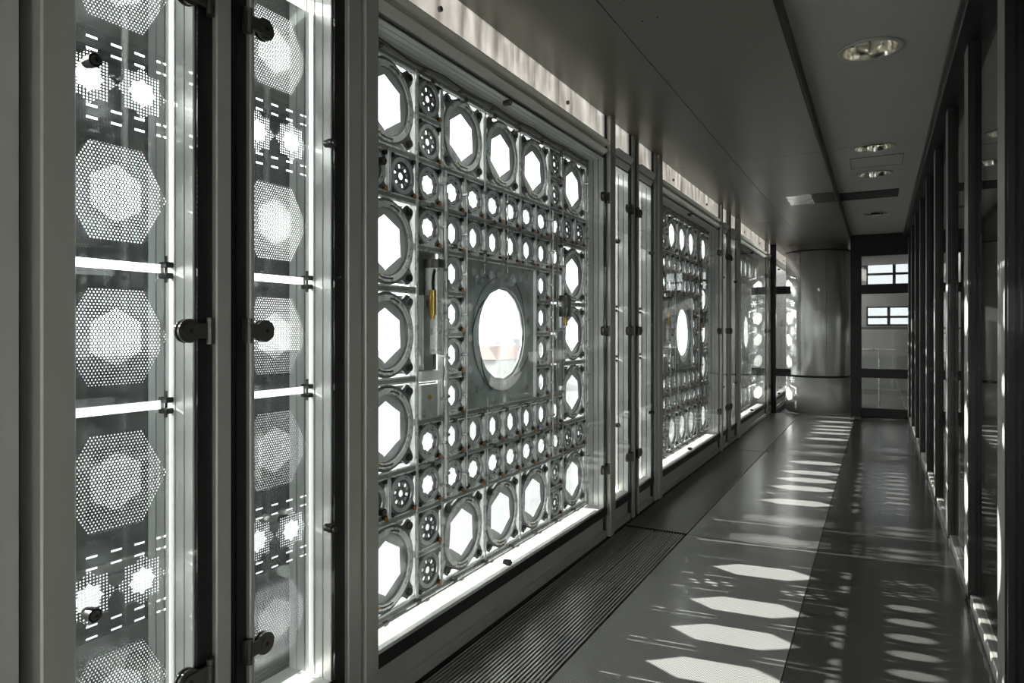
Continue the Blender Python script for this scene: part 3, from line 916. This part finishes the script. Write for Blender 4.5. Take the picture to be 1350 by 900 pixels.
# ------------------------------------------------------------------ end wall with glazed door
dr = tag(empty('door_1', (0.06, YEND, 0)), kind='structure')
def dpart(name, mb): return mb.obj(name, dr, (-0.06, -YEND, 0))
DX0, DX1 = -0.385, 0.43
GX0, GX1 = -0.235, 0.43
fr = MB()
zs_ = lambda v: EYE + (436 - v) / 885.0 * 10.12
fr.box(DX0, GX0, YEND, YEND + 0.09, 0, ZCEIL, M['dark'], 0.004)
fr.box(GX0, GX1, YEND, YEND + 0.09, zs_(337), ZCEIL, M['dark'], 0.004)
fr.box(GX0, GX1, YEND, YEND + 0.09, zs_(387), zs_(375), M['dark'], 0.004)
fr.box(GX0, GX1, YEND, YEND + 0.09, zs_(498), zs_(486), M['dark'], 0.004)
fr.box(GX0, GX1, YEND, YEND + 0.09, 0, zs_(538), M['dark'], 0.004)
fr.box(GX1, GX1 + 0.6, YEND, YEND + 0.09, 0, ZCEIL, M['dark'], 0.004)
dpart('door_frame', fr)
for (v0, v1) in ((337, 375), (387, 486), (498, 538)):
    mb = MB(); mb.box(GX0, GX1, YEND + 0.04, YEND + 0.048, zs_(v1), zs_(v0), M['glass']); dpart('door_pane', mb)
mb = MB(); mb.box(GX0, GX1, YEND + 0.02, YEND + 0.035, zs_(434), zs_(431), M['hinge']); dpart('push_bar', mb)
# the room behind: end wall with two barred windows
YR = YEND + 5.5
mb = MB()
def zr(v): return EYE + (436 - v) / 885.0 * (YR * 0.8774)
def hole_wall(mb, x0, x1, z0, z1, holes, y0, y1, m):
    xs = sorted({x0, x1, *[h[0] for h in holes], *[h[1] for h in holes]})
    zs = sorted({z0, z1, *[h[2] for h in holes], *[h[3] for h in holes]})
    for a, b in zip(xs[:-1], xs[1:]):
        for c, d in zip(zs[:-1], zs[1:]):
            if any(h[0] <= a and b <= h[1] and h[2] <= c and d <= h[3] for h in holes): continue
            mb.box(a, b, y0, y1, c, d, m)
W1 = (-0.25, 0.95, zr(376), zr(341)); W2 = (-0.25, 0.72, zr(429), zr(404))
W3 = (1.32, 1.80, zr(382), zr(341))
hole_wall(mb, -1.9, 4.7, 0, ZCEIL + .3, [W1, W2, W3], YR, YR + 0.1, M['paleroom'])
tag(mb.obj('wall_end'), kind='structure')
for i, W in enumerate((W1, W2, W3)):
    mb = MB()
    x0, x1, z0, z1 = W
    xm = x0 + (x1 - x0) * 0.45; zm = z0 + (z1 - z0) * (0.42 if i == 0 else 0.45)
    for (a, b, c, d) in ((x0, x1, z0, z0 + .03), (x0, x1, z1 - .03, z1), (x0, x0 + .03, z0, z1), (x1 - .03, x1, z0, z1), (xm - .03, xm + .03, z0, z1), (x0, x1, zm - .025, zm + .025)):
        mb.box(a, b, YR - 0.02, YR + 0.03, c, d, M['dark'])
    mb.box(x0, x1, YR + 0.035, YR + 0.041, z0, z1, M['glass_t'])
    tag(mb.obj('window_%d' % (20 + i)), kind='structure')
mb = MB(); mb.box(-1.95, -1.85, YEND + 2.5, YR, 0, ZCEIL, M['paleroom']); mb.box(-1.75, -1.65, 13.8, YR, 0, ZCEIL + .2, M['paleroom'])
tag(mb.obj('wall_room'), kind='structure')
# railing seen through the door
rl = tag(empty('railing', (0.1, YEND + 2.6, 0)), 'thin metal railing in the room seen through the end door', 'railing')
mb = MB(); mb.cyl((-0.9, 0, 0.95), (0.9, 0, 0.95), 0.02, M['alu'], 12); mb.obj('handrail', rl)
for xx in (-0.8, -0.1, 0.6):
    mb = MB(); mb.cyl((xx, 0, 0), (xx, 0, 0.94), 0.014, M['alu'], 10); mb.obj('baluster', rl)
mb = MB(); mb.box(-0.8, 0.6, -0.004, 0.004, 0.12, 0.85, M['glass']); mb.obj('infill_pane', rl)

# ------------------------------------------------------------------ column
cc = (-0.866, 11.86, 0.0); CR = 0.48
co = tag(empty('column', cc), 'round steel-clad column standing at the end of the corridor', 'column')
zj = EYE - 0.72
mb = MB(); mb.lathe([(0.0, zj + .02), (CR - .01, zj + .02), (CR, zj + .03), (CR, EYE + 1.245), (CR - .02, EYE + 1.25)], (0, 0, 0), M['column'], 96)
for t in (-2.05, -1.25, -0.6, -2.9):
    mb.box(CR * cos(t) - .0015, CR * cos(t) + .0015, CR * sin(t) - .0015, CR * sin(t) + .0015, zj + .03, EYE + 1.24, M['dark'])
    for k in range(6):
        zz = zj + .2 + k * .33; tt = t + .02
        mb.cyl((CR * cos(tt) * .99, CR * sin(tt) * .99, zz), (CR * cos(tt) * 1.004, CR * sin(tt) * 1.004, zz), 0.007, M['hinge'], 8)
mb.obj('cladding', co)
mb = MB(); mb.lathe([(CR - .012, zj - .012), (CR - .012, zj + .02)], (0, 0, 0), M['gasket'], 64); mb.obj('joint_ring', co)
mb = MB(); mb.lathe([(CR - .03, 0.0), (CR - .03, .03), (CR, .03), (CR, zj - .012), (0, zj - .012)], (0, 0, 0), M['colbase'], 96); mb.obj('column_base', co)
mb = MB(); mb.lathe([(CR - .02, EYE + 1.25), (CR + .006, EYE + 1.25), (CR + .008, EYE + 1.26), (CR + .006, EYE + 1.268), (CR - .03, EYE + 1.268)], (0, 0, 0), M['dark'], 64); mb.obj('collar', co)
mb = MB(); mb.lathe([(CR - .04, EYE + 1.265), (CR - .04, ZSOF)], (0, 0, 0), M['soffit'], 64); mb.obj('neck', co)
for k, v in enumerate((384, 489)):
    z = EYE + (436 - v) / 885.0 * 10.9
    mb = MB(); mb.box(XW + 0.071, -1.22, 11.31, 11.40, z - 0.06, z + 0.06, M['dark'], 0.004)
    tag(mb.obj('bracket_block'), ('upper' if k == 0 else 'lower') + ' black bracket block between dark wall post and steel column', 'bracket', 'bracket blocks by the column')

# ------------------------------------------------------------------ downlights, vents
def downlight(x, y, label, r=0.135):
    t = tag(empty('downlight', (x, y, ZCEIL)), label, 'ceiling light', 'recessed downlights in the ceiling')
    mb = MB(); mb.lathe([(r, 0.0), (r + .022, -.001), (r + .020, -.007), (r - .004, -.007), (r - .006, 0.0)], (0, 0, 0), M['trimring'], 48); mb.obj('trim_ring', t)
    mb = MB(); mb.lathe([(r - .005, -0.005), (r - .010, .03), (r - .022, .07), (r - .05, .11), (0.03, .13), (0.0, .132)], (0, 0, 0), M['reflector'], 48)
    mb.obj('reflector', t)
    mb = MB()
    for s_ in (-1, 1):
        mb.cyl((-0.075, s_ * .035, 0.055), (0.075, s_ * .035, 0.055), 0.012, M['tube'], 14)
        mb.cyl((-0.095, s_ * .035, 0.055), (-0.075, s_ * .035, 0.055), 0.015, M['black'], 14)
    mb.box(-0.006, 0.006, -r + .03, r - .03, 0.02, 0.035, M['reflector'])
    mb.obj('lamp_tube', t)
for (y, lab) in ((3.95, 'largest, nearest recessed downlight in the corridor ceiling'), (6.06, 'second recessed downlight from the camera, just before the square hatch'),
                 (7.09, 'third recessed downlight, between the square hatch and the dark vent'), (9.48, 'farthest recessed downlight, beyond the dark ceiling vent')):
    downlight(-0.042, y, lab)
mb = MB()
mb.box(-0.28, 0.28, -0.22, 0.22, -0.004, -0.0005, M['dark'])
for k in range(9): mb.box(-0.28, 0.28, -0.20 + k * .05 - .014, -0.20 + k * .05 + .014, -0.009, -0.004, M['dark'])
tag(mb.obj('ceiling_vent', None, (-0.10, 8.15, ZCEIL)), 'dark rectangular vent across the corridor ceiling', 'vent')
mb = MB()
mb.box(-0.20, 0.03, -0.26, 0.26, -0.005, -0.0005, M['polished'])  # bright part of the strip: reflected sunlight put into the colour
mb.box(0.03, 0.24, -0.26, 0.26, -0.004, -0.0005, M['dark'])
tag(mb.obj('soffit_plate', None, (-0.63, 7.55, ZSOF)), 'polished steel plate in the low soffit, paled for reflected sunlight, beside the dark vent', 'metal plate')
mb = MB()
for (x0, x1, y0, y1) in ((-.2, .2, -.2, -.195), (-.2, .2, .195, .2), (-.2, -.195, -.2, .2), (.195, .2, -.2, .2)):
    mb.box(x0, x1, y0, y1, -0.003, -0.0003, M['dark'])
mb.box(-.195, .195, -.195, .195, -0.002, -0.0003, M['ceiling'])
tag(mb.obj('access_hatch', None, (-0.02, 6.58, ZCEIL)), 'square access hatch outlined in the ceiling between the second and third downlights', 'hatch')

# ------------------------------------------------------------------ outside
mb = MB(); mb.box(-400, -1.9, -300, 400, -14.2, -14, M['concrete']); tag(mb.obj('ground'), kind='structure')
def building(x, y, w_, d, h, roof, label, group, rz=0.0):
    t = tag(empty('building', (x, y, -14), rz), label, 'building', group)
    mb = MB(); mb.box(-d / 2, d / 2, -w_ / 2, w_ / 2, 0, h, M['stone']); mb.obj('facade', t)
    mb = MB()
    vs = [(-d / 2 - .4, -w_ / 2 - .4, h), (d / 2 + .4, -w_ / 2 - .4, h), (d / 2 + .4, w_ / 2 + .4, h), (-d / 2 - .4, w_ / 2 + .4, h),
          (-d / 5, -w_ / 2 + 2, h + 3.5), (d / 5, -w_ / 2 + 2, h + 3.5), (d / 5, w_ / 2 - 2, h + 3.5), (-d / 5, w_ / 2 - 2, h + 3.5)]
    mb.add(vs, [(0, 3, 2, 1), (4, 5, 6, 7), (0, 1, 5, 4), (1, 2, 6, 5), (2, 3, 7, 6), (3, 0, 4, 7)], M[roof]); mb.obj('roof', t)
    nf = int(h / 3.4); nw = int(w_ / 3.2)
    mb = MB()
    for i in range(nf):
        for j in range(nw):
            yy = -w_ / 2 + w_ * (j + .5) / nw; zz = 1.0 + i * 3.4
            mb.box(d / 2, d / 2 + .05, yy - .6, yy + .6, zz, zz + 2.0, M['winglass_dark'])
            mb.box(d / 2, d / 2 + .25, yy - .8, yy + .8, zz - .2, zz, M['stone'])
    mb.obj('windows', t)
building(-95, 164, 20, 12, 7.6, 'redroof', 'distant pale building with a red roof, seen through the round opening', 'city buildings outside')
building(-150, 282, 30, 14, 8.0, 'roof', 'farther pale building with a grey roof, seen through the right side of the round opening', 'city buildings outside')
